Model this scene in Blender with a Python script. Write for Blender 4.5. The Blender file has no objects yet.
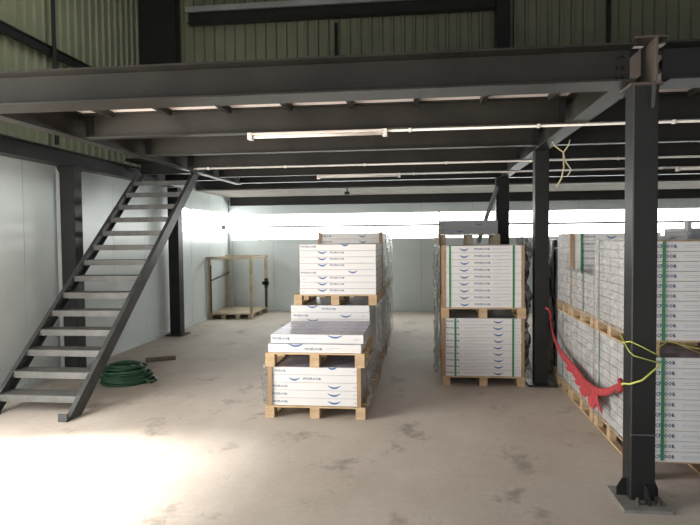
import bpy, math, random
from mathutils import Vector, Matrix
random.seed(7)
C = bpy.context.scene.collection
S = bpy.context.scene
# ------------------------------------------------------------------ camera
cd = bpy.data.cameras.new('camera'); cam = bpy.data.objects.new('camera', cd); C.objects.link(cam)
Rr = Vector((0.99268427, 0.120325, -0.00999161)); Uu = Vector((0.00503061, 0.04146335, 0.99912736)); Ff = Vector((-0.12063429, 0.99186828, -0.0405547))
M4 = Matrix((Rr, Uu, -Ff)).transposed().to_4x4(); M4.translation = Vector((0, 0, 1.7))
cam.matrix_world = M4
cd.sensor_width = 36; cd.lens = 610 / 700 * 36; cd.clip_end = 200; cd.clip_start = 0.05
S.camera = cam
# ------------------------------------------------------------------ world, light, exposure
w = bpy.data.worlds.new('world'); S.world = w; w.use_nodes = True
w.node_tree.nodes['Background'].inputs[0].default_value = (0.80, 0.88, 1.0, 1)
w.node_tree.nodes['Background'].inputs[1].default_value = 0.9
def area(name, loc, target, sx, sy, power, col, spread=180):
    l = bpy.data.lights.new(name, 'AREA'); l.shape = 'RECTANGLE'; l.size = sx; l.size_y = sy; l.energy = power; l.color = col
    l.spread = math.radians(spread)
    o = bpy.data.objects.new(name, l); C.objects.link(o); o.location = loc
    o.rotation_euler = (Vector(target) - Vector(loc)).to_track_quat('-Z', 'Y').to_euler()
    return o
area('front_door_daylight', (-2.6, -2.6, 1.9), (-1.6, 6, 1.2), 5.0, 3.2, 95, (1.0, 0.97, 0.93))
area('side_door_daylight', (-4.75, 2.9, 1.5), (-1.0, 4.6, 0.0), 2.8, 2.6, 370, (1.0, 0.97, 0.92))
area('upper_wall_fill', (-2.2, 6.0, 6.5), (-5, 7.0, 3.8), 1.6, 5.0, 100, (0.95, 1.0, 0.95), 130)  # added fill lamp under the closed ceiling, brightens the green side wall
sl = bpy.data.lights.new('sun', 'SUN'); sl.energy = 34; sl.angle = math.radians(19); sl.color = (1.0, 0.96, 0.9)
so = bpy.data.objects.new('sun', sl); C.objects.link(so); so.rotation_euler = Vector((1.02, 0.13, -1.0)).to_track_quat('-Z', 'Y').to_euler()
S.view_settings.view_transform = 'Standard'; S.view_settings.look = 'None'; S.view_settings.gamma = 1
S.view_settings.use_curve_mapping = False; S.view_settings.exposure = 0.0
S.cycles.max_bounces = 10; S.cycles.transparent_max_bounces = 16

# ------------------------------------------------------------------ materials
def mat(name, col, rough=0.6, metal=0.0, noise=0.0, nscale=6.0, bump=0.0, bscale=40.0, spec=0.5, col2=None, stretch=(1, 1, 1)):
    m = bpy.data.materials.new(name); m.use_nodes = True; nt = m.node_tree; b = nt.nodes['Principled BSDF']
    b.inputs['Base Color'].default_value = (*col, 1); b.inputs['Roughness'].default_value = rough; b.inputs['Metallic'].default_value = metal
    b.inputs['Specular IOR Level'].default_value = spec
    tc = nt.nodes.new('ShaderNodeTexCoord'); mp = nt.nodes.new('ShaderNodeMapping'); mp.inputs['Scale'].default_value = stretch
    nt.links.new(tc.outputs['Object'], mp.inputs['Vector'])
    if noise > 0 or col2:
        n = nt.nodes.new('ShaderNodeTexNoise'); n.inputs['Scale'].default_value = nscale; n.inputs['Detail'].default_value = 6; n.inputs['Roughness'].default_value = 0.6
        nt.links.new(mp.outputs[0], n.inputs['Vector'])
        r = nt.nodes.new('ShaderNodeValToRGB'); c2 = col2 or tuple(c * (1 - noise) for c in col)
        r.color_ramp.elements[0].position = 0.35; r.color_ramp.elements[1].position = 0.65
        r.color_ramp.elements[0].color = (*c2, 1); r.color_ramp.elements[1].color = (*col, 1)
        nt.links.new(n.outputs['Fac'], r.inputs['Fac']); nt.links.new(r.outputs['Color'], b.inputs['Base Color'])
    if bump > 0:
        n2 = nt.nodes.new('ShaderNodeTexNoise'); n2.inputs['Scale'].default_value = bscale; n2.inputs['Detail'].default_value = 4
        nt.links.new(mp.outputs[0], n2.inputs['Vector'])
        bp = nt.nodes.new('ShaderNodeBump'); bp.inputs['Strength'].default_value = bump; bp.inputs['Distance'].default_value = 0.02
        nt.links.new(n2.outputs['Fac'], bp.inputs['Height']); nt.links.new(bp.outputs[0], b.inputs['Normal'])
    return m

def concrete():
    m = bpy.data.materials.new('concrete'); m.use_nodes = True; nt = m.node_tree; b = nt.nodes['Principled BSDF']; L = nt.links
    tc = nt.nodes.new('ShaderNodeTexCoord')
    def noise(scale, det, rough=0.6, st=(1, 1, 1)):
        mp = nt.nodes.new('ShaderNodeMapping'); mp.inputs['Scale'].default_value = st; L.new(tc.outputs['Object'], mp.inputs[0])
        n = nt.nodes.new('ShaderNodeTexNoise'); n.inputs['Scale'].default_value = scale; n.inputs['Detail'].default_value = det; n.inputs['Roughness'].default_value = rough
        L.new(mp.outputs[0], n.inputs['Vector']); return n
    def ramp(n, p0, c0, p1, c1):
        r = nt.nodes.new('ShaderNodeValToRGB'); r.color_ramp.elements[0].position = p0; r.color_ramp.elements[1].position = p1
        r.color_ramp.elements[0].color = (*c0, 1); r.color_ramp.elements[1].color = (*c1, 1); L.new(n.outputs['Fac'], r.inputs[0]); return r
    def mul(a, bb, fac=1.0):
        x = nt.nodes.new('ShaderNodeMix'); x.data_type = 'RGBA'; x.blend_type = 'MULTIPLY'; x.inputs[0].default_value = fac
        L.new(a, x.inputs[6]); L.new(bb, x.inputs[7]); return x.outputs[2]
    a = ramp(noise(0.9, 8, 0.65, (1, 0.6, 1)), 0.32, (0.42, 0.365, 0.31), 0.68, (0.57, 0.515, 0.455))
    s = ramp(noise(2.3, 5, 0.7, (1, 0.7, 1)), 0.30, (0.42, 0.39, 0.36), 0.43, (1, 1, 1))
    f = ramp(noise(26, 6, 0.7), 0.25, (0.86, 0.85, 0.84), 0.6, (1, 1, 1))
    c = mul(a.outputs[0], s.outputs[0], 0.75); c = mul(c, f.outputs[0], 0.8)
    L.new(c, b.inputs['Base Color']); b.inputs['Roughness'].default_value = 0.62; b.inputs['Specular IOR Level'].default_value = 0.35
    n = noise(60, 3); bp = nt.nodes.new('ShaderNodeBump'); bp.inputs['Strength'].default_value = 0.12; bp.inputs['Distance'].default_value = 0.01
    L.new(n.outputs['Fac'], bp.inputs['Height']); L.new(bp.outputs[0], b.inputs['Normal'])
    return m

def film_mat(name, tint, alpha, rough=0.18, scale=9.0):
    m = bpy.data.materials.new(name); m.use_nodes = True; nt = m.node_tree; nt.nodes.clear(); L = nt.links
    out = nt.nodes.new('ShaderNodeOutputMaterial'); mx = nt.nodes.new('ShaderNodeMixShader'); tr = nt.nodes.new('ShaderNodeBsdfTransparent')
    b = nt.nodes.new('ShaderNodeBsdfPrincipled'); b.inputs['Base Color'].default_value = (*tint, 1); b.inputs['Roughness'].default_value = rough
    tc = nt.nodes.new('ShaderNodeTexCoord'); n = nt.nodes.new('ShaderNodeTexNoise'); n.inputs['Scale'].default_value = scale; n.inputs['Detail'].default_value = 5
    mp = nt.nodes.new('ShaderNodeMapping'); mp.inputs['Scale'].default_value = (1, 1, 2.2); L.new(tc.outputs['Object'], mp.inputs[0]); L.new(mp.outputs[0], n.inputs['Vector'])
    bp = nt.nodes.new('ShaderNodeBump'); bp.inputs['Strength'].default_value = 0.5; bp.inputs['Distance'].default_value = 0.03
    L.new(n.outputs['Fac'], bp.inputs['Height']); L.new(bp.outputs[0], b.inputs['Normal'])
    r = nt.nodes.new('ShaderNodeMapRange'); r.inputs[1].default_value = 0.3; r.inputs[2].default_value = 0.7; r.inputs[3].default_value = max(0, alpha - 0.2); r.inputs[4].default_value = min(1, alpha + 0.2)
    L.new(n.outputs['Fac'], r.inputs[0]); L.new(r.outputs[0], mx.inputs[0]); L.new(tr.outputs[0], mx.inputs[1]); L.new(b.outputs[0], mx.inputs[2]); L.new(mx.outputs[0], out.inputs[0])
    return m

def panel_mat():
    m = bpy.data.materials.new('white_sandwich_panel'); m.use_nodes = True; nt = m.node_tree; b = nt.nodes['Principled BSDF']; L = nt.links
    b.inputs['Roughness'].default_value = 0.33; b.inputs['Specular IOR Level'].default_value = 0.6
    tc = nt.nodes.new('ShaderNodeTexCoord'); n = nt.nodes.new('ShaderNodeTexNoise'); n.inputs['Scale'].default_value = 1.4; n.inputs['Detail'].default_value = 5
    L.new(tc.outputs['Object'], n.inputs['Vector'])
    r = nt.nodes.new('ShaderNodeValToRGB'); r.color_ramp.elements[0].position = 0.3; r.color_ramp.elements[1].position = 0.7
    r.color_ramp.elements[0].color = (0.55, 0.60, 0.60, 1); r.color_ramp.elements[1].color = (0.64, 0.69, 0.69, 1)
    L.new(n.outputs['Fac'], r.inputs[0]); L.new(r.outputs[0], b.inputs['Base Color'])
    mp = nt.nodes.new('ShaderNodeMapping'); mp.inputs['Scale'].default_value = (1, 1, 0.5); L.new(tc.outputs['Object'], mp.inputs[0])
    n2 = nt.nodes.new('ShaderNodeTexNoise'); n2.inputs['Scale'].default_value = 2.5; n2.inputs['Detail'].default_value = 1; L.new(mp.outputs[0], n2.inputs['Vector'])
    bp = nt.nodes.new('ShaderNodeBump'); bp.inputs['Strength'].default_value = 0.25; bp.inputs['Distance'].default_value = 0.03
    L.new(n2.outputs['Fac'], bp.inputs['Height']); L.new(bp.outputs[0], b.inputs['Normal'])
    return m

def emit(name, col, st):
    m = bpy.data.materials.new(name); m.use_nodes = True; nt = m.node_tree; nt.nodes.clear()
    o = nt.nodes.new('ShaderNodeOutputMaterial'); e = nt.nodes.new('ShaderNodeEmission'); e.inputs[0].default_value = (*col, 1); e.inputs[1].default_value = st
    nt.links.new(e.outputs[0], o.inputs[0]); return m

M = dict(
    concrete=concrete(), panel=panel_mat(),
    green=mat('green_corrugated_sheet', (0.20, 0.205, 0.135), 0.5, 0.0, 0.18, 1.5),
    steel=mat('dark_painted_steel', (0.020, 0.0205, 0.020), 0.45, 0.0, 0.25, 3.0, 0.05, 30, 0.25),
    steel_warm=mat('grey_primer_steel', (0.030, 0.0275, 0.0225), 0.48, 0.0, 0.35, 2.5, 0.05, 30, 0.25),
    stair=mat('grey_stair_steel', (0.065, 0.068, 0.067), 0.45, 0.0, 0.35, 5.0, 0.06, 40, 0.25),
    tread=mat('scuffed_tread_plate', (0.125, 0.125, 0.118), 0.55, 0.0, 0.35, 7.0, 0.25, 90),
    rust=mat('rusty_steel', (0.095, 0.070, 0.050), 0.7, 0.0, 0, 8.0, 0.1, 40, col2=(0.07, 0.06, 0.055)),
    galv=mat('galvanised_sheet', (0.42, 0.44, 0.44), 0.4, 0.5, 0.15, 4),
    deck=mat('pale_deck_board', (0.80, 0.72, 0.69), 0.6, 0, 0.06, 3),
    wood=mat('pallet_pine', (0.54, 0.39, 0.235), 0.75, 0, 0, 5, 0.15, 30, col2=(0.38, 0.26, 0.14), stretch=(1, 1, 6)),
    wood2=mat('weathered_crate_shaded_pallet_wood', (0.52, 0.44, 0.32), 0.8, 0, 0, 5, 0.15, 30, col2=(0.34, 0.27, 0.19)),
    card=mat('white_carton', (0.665, 0.655, 0.645), 0.55, 0, 0.04, 3),
    card_top=mat('printed_carton_top', (0.56, 0.55, 0.63), 0.32, 0, 0, 5, col2=(0.12, 0.13, 0.24), stretch=(2.5, 9, 1)),
    seam=mat('carton_lid_edge', (0.52, 0.50, 0.49), 0.7),
    logo=mat('blue_swoosh_ink', (0.045, 0.12, 0.30), 0.5),
    ink=mat('slate_lettering_ink', (0.045, 0.09, 0.18), 0.5),
    pale=mat('pale_grey_print', (0.45, 0.46, 0.50), 0.55),
    board=mat('brown_corner_board', (0.36, 0.23, 0.13), 0.75, 0, 0.2, 6),
    strap=mat('green_plastic_strap', (0.03, 0.20, 0.085), 0.4),
    film=film_mat('clear_stretch_film', (0.38, 0.39, 0.38), 0.32),
    filmw=film_mat('crumpled_stretch_film', (0.43, 0.44, 0.43), 0.40, 0.15, 14),
    dusty=mat('dusty_steel_plate', (0.24, 0.23, 0.21), 0.7, 0, 0.3, 9),
    soffit=mat('dull_soffit_sheet', (0.34, 0.31, 0.27), 0.6, 0, 0.25, 3),
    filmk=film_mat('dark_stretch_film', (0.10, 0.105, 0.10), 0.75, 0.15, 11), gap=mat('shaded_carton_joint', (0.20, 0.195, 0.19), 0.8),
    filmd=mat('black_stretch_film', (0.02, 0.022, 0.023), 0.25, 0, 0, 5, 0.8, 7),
    hose=mat('green_rubber_hose', (0.014, 0.062, 0.028), 0.5),
    brass=mat('dull_metal_fitting', (0.3, 0.3, 0.28), 0.4, 0.8),
    red=mat('red_hammock_cloth', (0.50, 0.055, 0.065), 0.85, 0, 0.3, 20, 0.4, 60),
    rope=mat('yellow_green_cord', (0.58, 0.60, 0.14), 0.6),
    string=mat('old_yellow_string', (0.55, 0.50, 0.30), 0.7),
    lamp=mat('white_batten_housing', (0.80, 0.72, 0.66), 0.4), tube=mat('frosted_tube', (0.9, 0.84, 0.78), 0.3),
    conduit=mat('white_plastic_conduit', (0.86, 0.80, 0.74), 0.4),
    black=mat('black_iron', (0.02, 0.02, 0.02), 0.5), pipe=mat('brown_pipe', (0.13, 0.105, 0.08), 0.6, 0, 0.3, 10),
    weld=mat('bare_weld_line', (0.09, 0.095, 0.095), 0.5),
    glow=emit('daylit_translucent_sheet', (0.97, 1.0, 0.97), 11.0),
    shaded_card=mat('shaded_grey_carton', (0.30, 0.31, 0.32), 0.6, 0, 0.1, 4),  # carton board darkened to hold shade in its colour
)

# ------------------------------------------------------------------ mesh builder
class MB:
    def __init__(s): s.v = []; s.f = []; s.m = []; s.mats = []
    def mi(s, m):
        if m not in s.mats: s.mats.append(m)
        return s.mats.index(m)
    def add(s, vs, fs, m):
        o = len(s.v); s.v += [tuple(x) for x in vs]; k = s.mi(m)
        for f in fs: s.f.append(tuple(i + o for i in f)); s.m.append(k)
    def box(s, x0, x1, y0, y1, z0, z1, m, ch=0.0):
        if ch <= 0:
            vs = [(x, y, z) for z in (z0, z1) for y in (y0, y1) for x in (x0, x1)]
            s.add(vs, [(0, 2, 3, 1), (4, 5, 7, 6), (0, 1, 5, 4), (2, 6, 7, 3), (0, 4, 6, 2), (1, 3, 7, 5)], m); return
        # box with chamfered vertical-section corners along the longest axis
        d = (x1 - x0, y1 - y0, z1 - z0); ax = d.index(max(d)); a, b = [i for i in range(3) if i != ax]
        lo = (x0, y0, z0); hi = (x1, y1, z1); c = min(ch, d[a] * .3, d[b] * .3)
        sec = [(lo[a] + c, lo[b]), (hi[a] - c, lo[b]), (hi[a], lo[b] + c), (hi[a], hi[b] - c), (hi[a] - c, hi[b]), (lo[a] + c, hi[b]), (lo[a], hi[b] - c), (lo[a], lo[b] + c)]
        vs = []
        for t in (lo[ax], hi[ax]):
            for p in sec:
                q = [0, 0, 0]; q[ax] = t; q[a] = p[0]; q[b] = p[1]; vs.append(q)
        fl = (ax == 1)
        fs = [(i, (i + 1) % 8, (i + 1) % 8 + 8, i + 8) for i in range(8)] + [tuple(range(7, -1, -1)), tuple(range(8, 16))]
        if fl: fs = [f[::-1] for f in fs]
        s.add(vs, fs, m)
    def hexa(s, pts, m):  # 8 points, bottom 4 ccw then top 4 ccw
        s.add(pts, [(3, 2, 1, 0), (4, 5, 6, 7), (0, 1, 5, 4), (1, 2, 6, 5), (2, 3, 7, 6), (3, 0, 4, 7)], m)
    def prism(s, poly, axis, t0, t1, m):  # poly in the other two axes
        o = [i for i in range(3) if i != axis]; vs = []
        for t in (t0, t1):
            for p in poly:
                q = [0, 0, 0]; q[axis] = t; q[o[0]] = p[0]; q[o[1]] = p[1]; vs.append(q)
        n = len(poly); s.add(vs, [(i, (i + 1) % n, (i + 1) % n + n, i + n) for i in range(n)] + [tuple(range(n - 1, -1, -1)), tuple(range(n, 2 * n))], m)
    def tube(s, pts, r, m, n=8, cap=True):
        pts = [Vector(p) for p in pts]; rings = []; up = None
        for i, p in enumerate(pts):
            t = (pts[min(i + 1, len(pts) - 1)] - pts[max(i - 1, 0)]).normalized()
            if up is None: up = Vector((0, 0, 1)) if abs(t.z) < .9 else Vector((1, 0, 0))
            a = t.cross(up).normalized(); up = a.cross(t).normalized()
            rr = r[i] if isinstance(r, (list, tuple)) else r
            rings.append([p + (a * math.cos(2 * math.pi * k / n) + up * math.sin(2 * math.pi * k / n)) * rr for k in range(n)])
        vs = [q for g in rings for q in g]; fs = []
        for i in range(len(rings) - 1):
            for k in range(n): fs.append((i * n + k, i * n + (k + 1) % n, (i + 1) * n + (k + 1) % n, (i + 1) * n + k))
        if cap: fs += [tuple(range(n - 1, -1, -1)), tuple((len(rings) - 1) * n + k for k in range(n))]
        s.add(vs, fs, m)
    def mesh(s, name, smooth=False):
        me = bpy.data.meshes.new(name); me.from_pydata(s.v, [], s.f)
        for m in s.mats: me.materials.append(M[m])
        me.polygons.foreach_set('material_index', s.m)
        if smooth: me.polygons.foreach_set('use_smooth', [True] * len(s.f))
        me.update()
        import bmesh as _b
        bm = _b.new(); bm.from_mesh(me); _b.ops.recalc_face_normals(bm, faces=bm.faces); bm.to_mesh(me); bm.free()
        return me
    def build(s, name, parent=None, smooth=False, loc=(0, 0, 0)):
        o = bpy.data.objects.new(name, s.mesh(name, smooth)); C.objects.link(o); o.location = loc
        if parent: o.parent = parent
        return o

def tag(o, label, cat, group=None, kind='thing'):
    o['label'] = label; o['category'] = cat; o['kind'] = kind
    if group: o['group'] = group
    return o
def struct(o): o['kind'] = 'structure'; return o
def empty(name, loc, label, cat, group=None, rz=0):
    o = bpy.data.objects.new(name, None); C.objects.link(o); o.location = loc; o.rotation_euler.z = rz
    return tag(o, label, cat, group)
def B(name, x0, x1, y0, y1, z0, z1, m, parent=None, ch=0):
    b = MB(); b.box(x0, x1, y0, y1, z0, z1, m, ch); return b.build(name, parent)
ORD = ['bottom', 'second', 'third', 'fourth', 'fifth', 'sixth', 'seventh', 'eighth', 'ninth', 'tenth', 'eleventh', 'twelfth']

# ------------------------------------------------------------------ setting
WX = -4.58
b = MB(); b.box(-9, 9, -6, 14.2, -0.2, 0, 'concrete'); struct(b.build('floor'))
def panels(name, axis, pos, a0, a1, z0, z1, step, thick=0.08):
    b = MB(); a = a0
    while a < a1 - 1e-4:
        e = min(a + step, a1)
        if axis == 'x': b.box(pos - thick, pos, a + .004, e - .004, z0, z1, 'panel')
        else: b.box(a + .004, e - .004, pos, pos + thick, z0, z1, 'panel')
        a = e
    if axis == 'x': b.box(pos - thick, pos - .006, a0, a1, z0, z1, 'galv')
    else: b.box(a0, a1, pos + .006, pos + thick, z0, z1, 'galv')
    return struct(b.build(name))
panels('wall_left', 'x', WX, 4.5, 10.6, 0, 2.75, 1.02)
panels('wall_left_rear', 'x', WX, 10.6, 14.0, 0, 1.86, 1.02)
panels('wall_left_rear_upper', 'x', WX, 10.6, 14.0, 2.30, 2.9, 1.02)
panels('wall_left_front', 'x', WX, -3.0, 1.2, 0, 2.75, 1.02)
panels('wall_rear', 'y', 14.0, -4.66, 9, 0, 1.68, 1.15)
panels('wall_rear_upper', 'y', 14.0, -4.66, 9, 2.26, 2.95, 1.15)
# lit translucent strips in the rear wall and the rear end of the left wall
B('window_1', -4.58, 9, 14.01, 14.04, 2.00, 2.26, 'glow').__setitem__('kind', 'structure')
B('window_2', -4.58, 9, 14.01, 14.04, 1.68, 1.95, 'glow').__setitem__('kind', 'structure')
B('window_3', -4.64, -4.61, 10.6, 14.0, 1.86, 2.30, 'glow').__setitem__('kind', 'structure')
B('trim_1', -4.58, 9, 13.97, 14.06, 1.95, 2.00, 'galv').__setitem__('kind', 'structure')
b = MB(); b.box(WX, WX + .025, 4.5, 14.0, 0, .05, 'panel'); struct(b.build('baseboard_left'))
b = MB(); b.box(-4.55, 9, 13.975, 14.0, 0, .05, 'panel'); struct(b.build('baseboard_rear'))
b = MB(); b.box(WX, WX + .07, 13.93, 14.0, .05, 1.9, 'panel'); struct(b.build('trim_2'))
def corrugated(name, axis, pos, a0, a1, z0, z1, pitch=0.19, d=0.03, rib=0.05):
    b = MB(); prof = []; a = a0; sgn = 1
    while a < a1:
        prof += [(a, 0), (a + pitch - rib - .03, 0), (a + pitch - rib - .015, d), (a + pitch - .015, d)]; a += pitch
    vs = []
    for z in (z0, z1):
        for p, q in prof: vs.append((pos + q, p, z) if axis == 'x' else (p, pos - q, z))
    n = len(prof); b.add(vs, [(i, i + 1, n + i + 1, n + i) for i in range(n - 1)], 'green')
    t = .04
    if axis == 'x': b.box(pos - t - .01, pos - .01, a0, a1, z0, z1, 'green')
    else: b.box(a0, a1, pos + .01, pos + t, z0, z1, 'green')
    return struct(b.build(name))
corrugated('wall_left_cladding', 'x', -4.95, -3, 10.6, 2.75, 6.6)
b = MB(); b.box(-4.99, WX - .002, -3, 10.6, 2.752, 2.79, 'galv'); struct(b.build('trim_3'))
corrugated('wall_rear_cladding', 'y', 10.66, -4.98, 9, 2.95, 6.6, 0.187, 0.05, 0.035)
b = MB(); b.box(-5.0, 9, -3.0, 10.7, 6.6, 6.7, 'steel_warm'); struct(b.build('ceiling'))
b = MB(); b.box(9, 9.1, -3, 14.1, 0, 6.6, 'panel'); struct(b.build('wall_right'))
b = MB(); b.box(-4.7, 9, -3.1, -3, 4.0, 6.6, 'panel'); struct(b.build('wall_front'))
b = MB(); b.box(WX - .02, 9, 10.7, 14.1, 2.96, 3.05, 'galv'); struct(b.build('ceiling_rear'))

b = MB(); y = 11.85
while y < 13.75:
    b.box(-4.55, 8.98, y, min(y + .14, 13.78), 2.70, 2.72, 'soffit'); b.box(-4.55, 8.98, y + .145, y + .19, 2.665, 2.72, 'soffit'); y += .195
struct(b.build('ceiling_rear_low'))
# ------------------------------------------------------------------ steel frame
def ibeam(name, axis, c, a0, a1, z0, z1, fw, m, tf=.012, tw=.012, parent=None):
    b = MB()
    def bx(p0, p1, q0, q1):
        if axis == 'x': b.box(a0, a1, p0, p1, q0, q1, m)
        else: b.box(p0, p1, a0, a1, q0, q1, m)
    bx(c - fw / 2, c + fw / 2, z0, z0 + tf); bx(c - fw / 2, c + fw / 2, z1 - tf, z1); bx(c - tw / 2, c + tw / 2, z0 + tf, z1 - tf)
    return b.build(name, parent)
def column(name, x0, x1, y0, y1, z1, m, label, plate=True, gusset=False):
    e = empty(name, ((x0 + x1) / 2, (y0 + y1) / 2, 0), label, 'column')
    ox, oy = e.location.x, e.location.y; hx, hy = (x1 - x0) / 2, (y1 - y0) / 2
    b = MB(); b.box(-hx, hx, -hy, hy, .02, z1, m, .006); b.build('shaft', e)
    if plate:
        b = MB(); b.box(-hx - (.08 if x0 > 0 else .05), hx + (.05 if gusset else .08), -hy - (.15 if gusset else .1), hy + .06, 0, .02, 'dusty' if gusset else m); b.build('base_plate', e)
    return e, hx, hy
fc, hx, hy = column('steel_column', 1.290, 1.440, 3.99, 4.15, 2.62, 'steel', 'dark square steel column with gusseted base plate and yellow cord around it', True, True)
def gus(pts, ax, t, o):
    b = MB(); b.prism(pts, ax, t - .006, t + .006, 'steel'); return b.build('gusset', fc)
gus([(-hx, .02), (-hx - .06, .02), (-hx - .06, .07), (-hx - .025, .13), (-hx, .13)], 1, .0, 0)
gus([(hx, .02), (hx + .045, .02), (hx + .045, .07), (hx + .02, .13), (hx, .13)], 1, .0, 0)
gus([(-hy, .02), (-hy - .085, .02), (-hy - .085, .07), (-hy - .04, .12), (-hy, .13)], 0, .015, 0)
for bxx in (-.05, .075):
    b = MB(); b.tube([(bxx, -hy - .06, .02), (bxx, -hy - .06, .04)], .018, 'rust', 6); b.tube([(bxx, -hy - .06, .04), (bxx, -hy - .06, .06)], .010, 'rust', 8); b.build('anchor_bolt', fc)
b = MB(); b.box(-hx - .001, hx + .001, -hy - .001, -hy + .01, .435, .442, 'weld'); b.build('weld_seam', fc)
# rusty splice head over the front column
b = MB(); b.box(-.095, .095, -.10, .12, 2.62, 2.635, 'rust'); b.build('cap_plate', fc)
for xx in (.035,):
    b = MB(); b.box(xx - .007, xx + .007, -.15, .11, 2.635, 2.895, 'rust' if xx > -.05 else 'steel'); b.build('splice_plate', fc)
b = MB(); b.box(-.085, .11, -.13, .04, 2.895, 2.907, 'rust'); b.build('head_plate', fc)
b = MB(); b.prism([(.0, 2.62), (-.0, 2.48), (-.02, 2.48), (-.055, 2.62)], 0, .035 - .006, .035 + .006, 'stair'); o = b.build('stiffener', fc); o.location.y = -hy
column('steel_column', 1.245, 1.40, 7.10, 7.26, 2.655, 'steel', 'second dark steel column back, holding the far end of the red hammock')
rc, hx2, hy2 = column('steel_column', 1.185, 1.395, 10.30, 10.50, 2.655, 'steel', 'rear dark steel column between the strapped stack and the lit strip wall')
b = MB(); b.box(-.10, .12, -.1, .1, 2.93, 6.59, 'steel'); b.build('upper_shaft', rc)
lc, _, _ = column('steel_column', -4.48, -4.29, 7.10, 7.28, 2.615, 'steel', 'dark steel column on the white side wall behind the staircase foot')
b = MB(); b.box(-.15, -.10, -.08, .10, .02, 2.6, 'galv'); b.build('flashing_strip', lc)
b = MB(); b.prism([(-.13, 2.615), (.13, 2.615), (.10, 2.56), (-.09, 2.54)], 1, -.1, .1, 'steel'); b.build('head_bracket', lc)
lr, _, _ = column('steel_column', -4.48, -4.29, 10.30, 10.50, 2.615, 'steel', 'dark steel column on the side wall behind the top of the staircase')
b = MB(); b.box(-.52, .12, -.12, .1, 2.93, 6.59, 'steel'); b.build('upper_shaft', lr)

FB = ibeam('steel_beam', 'x', 4.06, WX + .02, 1.285, 2.637, 2.868, .27, 'steel_warm'); tag(FB, 'deep front edge beam of the mezzanine running from side wall to front column', 'beam')
for bz in (2.69, 2.75, 2.82):
    b = MB()
    for bxx in (1.215, 1.25): b.tube([(bxx, 4.03, bz), (bxx, 4.052, bz)], .014, 'steel', 6)
    b.build('bolt', FB)
FB2 = ibeam('steel_beam', 'x', 4.06, 1.478, 9, 2.637, 2.868, .27, 'steel'); tag(FB2, 'front mezzanine edge beam on the far side of the front column', 'beam')
MBm = ibeam('steel_beam', 'y', 1.31, 4.20, 10.6, 2.662, 2.905, .155, 'steel_warm'); tag(MBm, 'main mezzanine beam running back over the three columns beside the hammock', 'beam')
EB = ibeam('steel_beam', 'y', -3.27, 4.20, 10.6, 2.662, 2.905, .115, 'steel_warm'); tag(EB, 'mezzanine edge beam bordering the stair opening', 'beam')
WB = ibeam('steel_beam', 'y', -4.42, 4.20, 10.28, 2.62, 2.81, .17, 'steel'); tag(WB, 'wall beam along the top of the white side panels above the staircase', 'beam')
JY = [5.56, 6.82, 8.08, 9.36]
JN = ['first', 'second', 'third', 'fourth']
for k, y in enumerate(JY):
    j = ibeam('floor_joist', 'x', y, -3.20, 1.225, 2.672, 2.905, .11, 'steel_warm', .011, .009)
    tag(j, f'{JN[k]} mezzanine joist behind the front beam, in the bay with the tube lights', 'joist', 'mezzanine joists')
    for xx in (-3.17, 1.195):
        b = MB(); b.box(xx - .035, xx + .035, y - .016, y - .0045, 2.70, 2.88, 'steel'); b.build('end_cleat', j)
    j = ibeam('floor_joist', 'x', y, 1.395, 9, 2.672, 2.905, .11, 'steel', .011, .009)
    tag(j, f'{JN[k]} mezzanine joist behind the front beam, in the bay over the wrapped row', 'joist', 'mezzanine joists')
RB = ibeam('steel_beam', 'x', 10.4, -4.2, 9, 2.672, 2.655 + .25, .15, 'steel'); 
bpy.data.objects.remove(RB)
for nm, y, z0, z1, lab, m in (('steel_beam', 10.44, 2.672, 2.905, 'cross beam over the rear columns', 'steel'), ('floor_joist', 11.75, 2.66, 2.88, 'rust-edged joist over the rear aisle', 'steel')):
    if nm == 'steel_beam':
        for x0, x1, tt in ((-3.20, 1.225, 'in the bay with the tube lights'), (1.40, 9, 'in the bay over the wrapped row')):
            tag(ibeam(nm, 'x', y, x0, x1, z0, z1, .13, m), lab + ' ' + tt, 'beam')
    else:
        JQ = ibeam(nm, 'x', y, -4.5, 9, z0, z1, .12, m); JJ = JQ if y < 12 else JJ; tag(JQ, lab, 'joist', 'mezzanine joists')
b = MB(); b.box(-4.45, 8.95, 11.680, 11.69, 2.655, 2.685, 'rust'); b.build('rusty_edge', JJ)
tag(ibeam('steel_beam', 'x', 13.88, -4.5, 9, 2.47, 2.75, .16, 'steel'), 'dark eave beam on the rear wall just above the lit strips', 'beam')
# deck
b = MB(); b.box(-3.33, 8.98, 4.20, 10.27, 2.907, 2.93, 'deck')
x = -3.3 + .36
while x < 8.9:
    for y0, y1 in ((4.21, 5.49),) if abs(x + .025 - 1.31) > .12 else ():
        b.box(x, x + .045, y0, y1, 2.852, 2.907, 'steel_warm')
    x += .572
tag(b.build('mezzanine_deck'), 'pale boarded mezzanine deck lying on the steel joists', 'deck')
b = MB(); b.box(-4.55, -3.345, 8.95, 10.27, 2.91, 2.95, 'steel'); tag(b.build('stair_landing'), 'dark steel landing plate at the head of the staircase', 'landing')
tag(ibeam('steel_beam', 'x', 9.0, -4.33, -3.335, 2.70, 2.905, .09, 'steel'), 'short landing beam at the head of the staircase', 'beam')
tag(ibeam('steel_beam', 'x', 9.9, -4.33, -3.335, 2.68, 2.905, .09, 'steel'), 'short beam under the landing nearest the rear column', 'beam')
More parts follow.
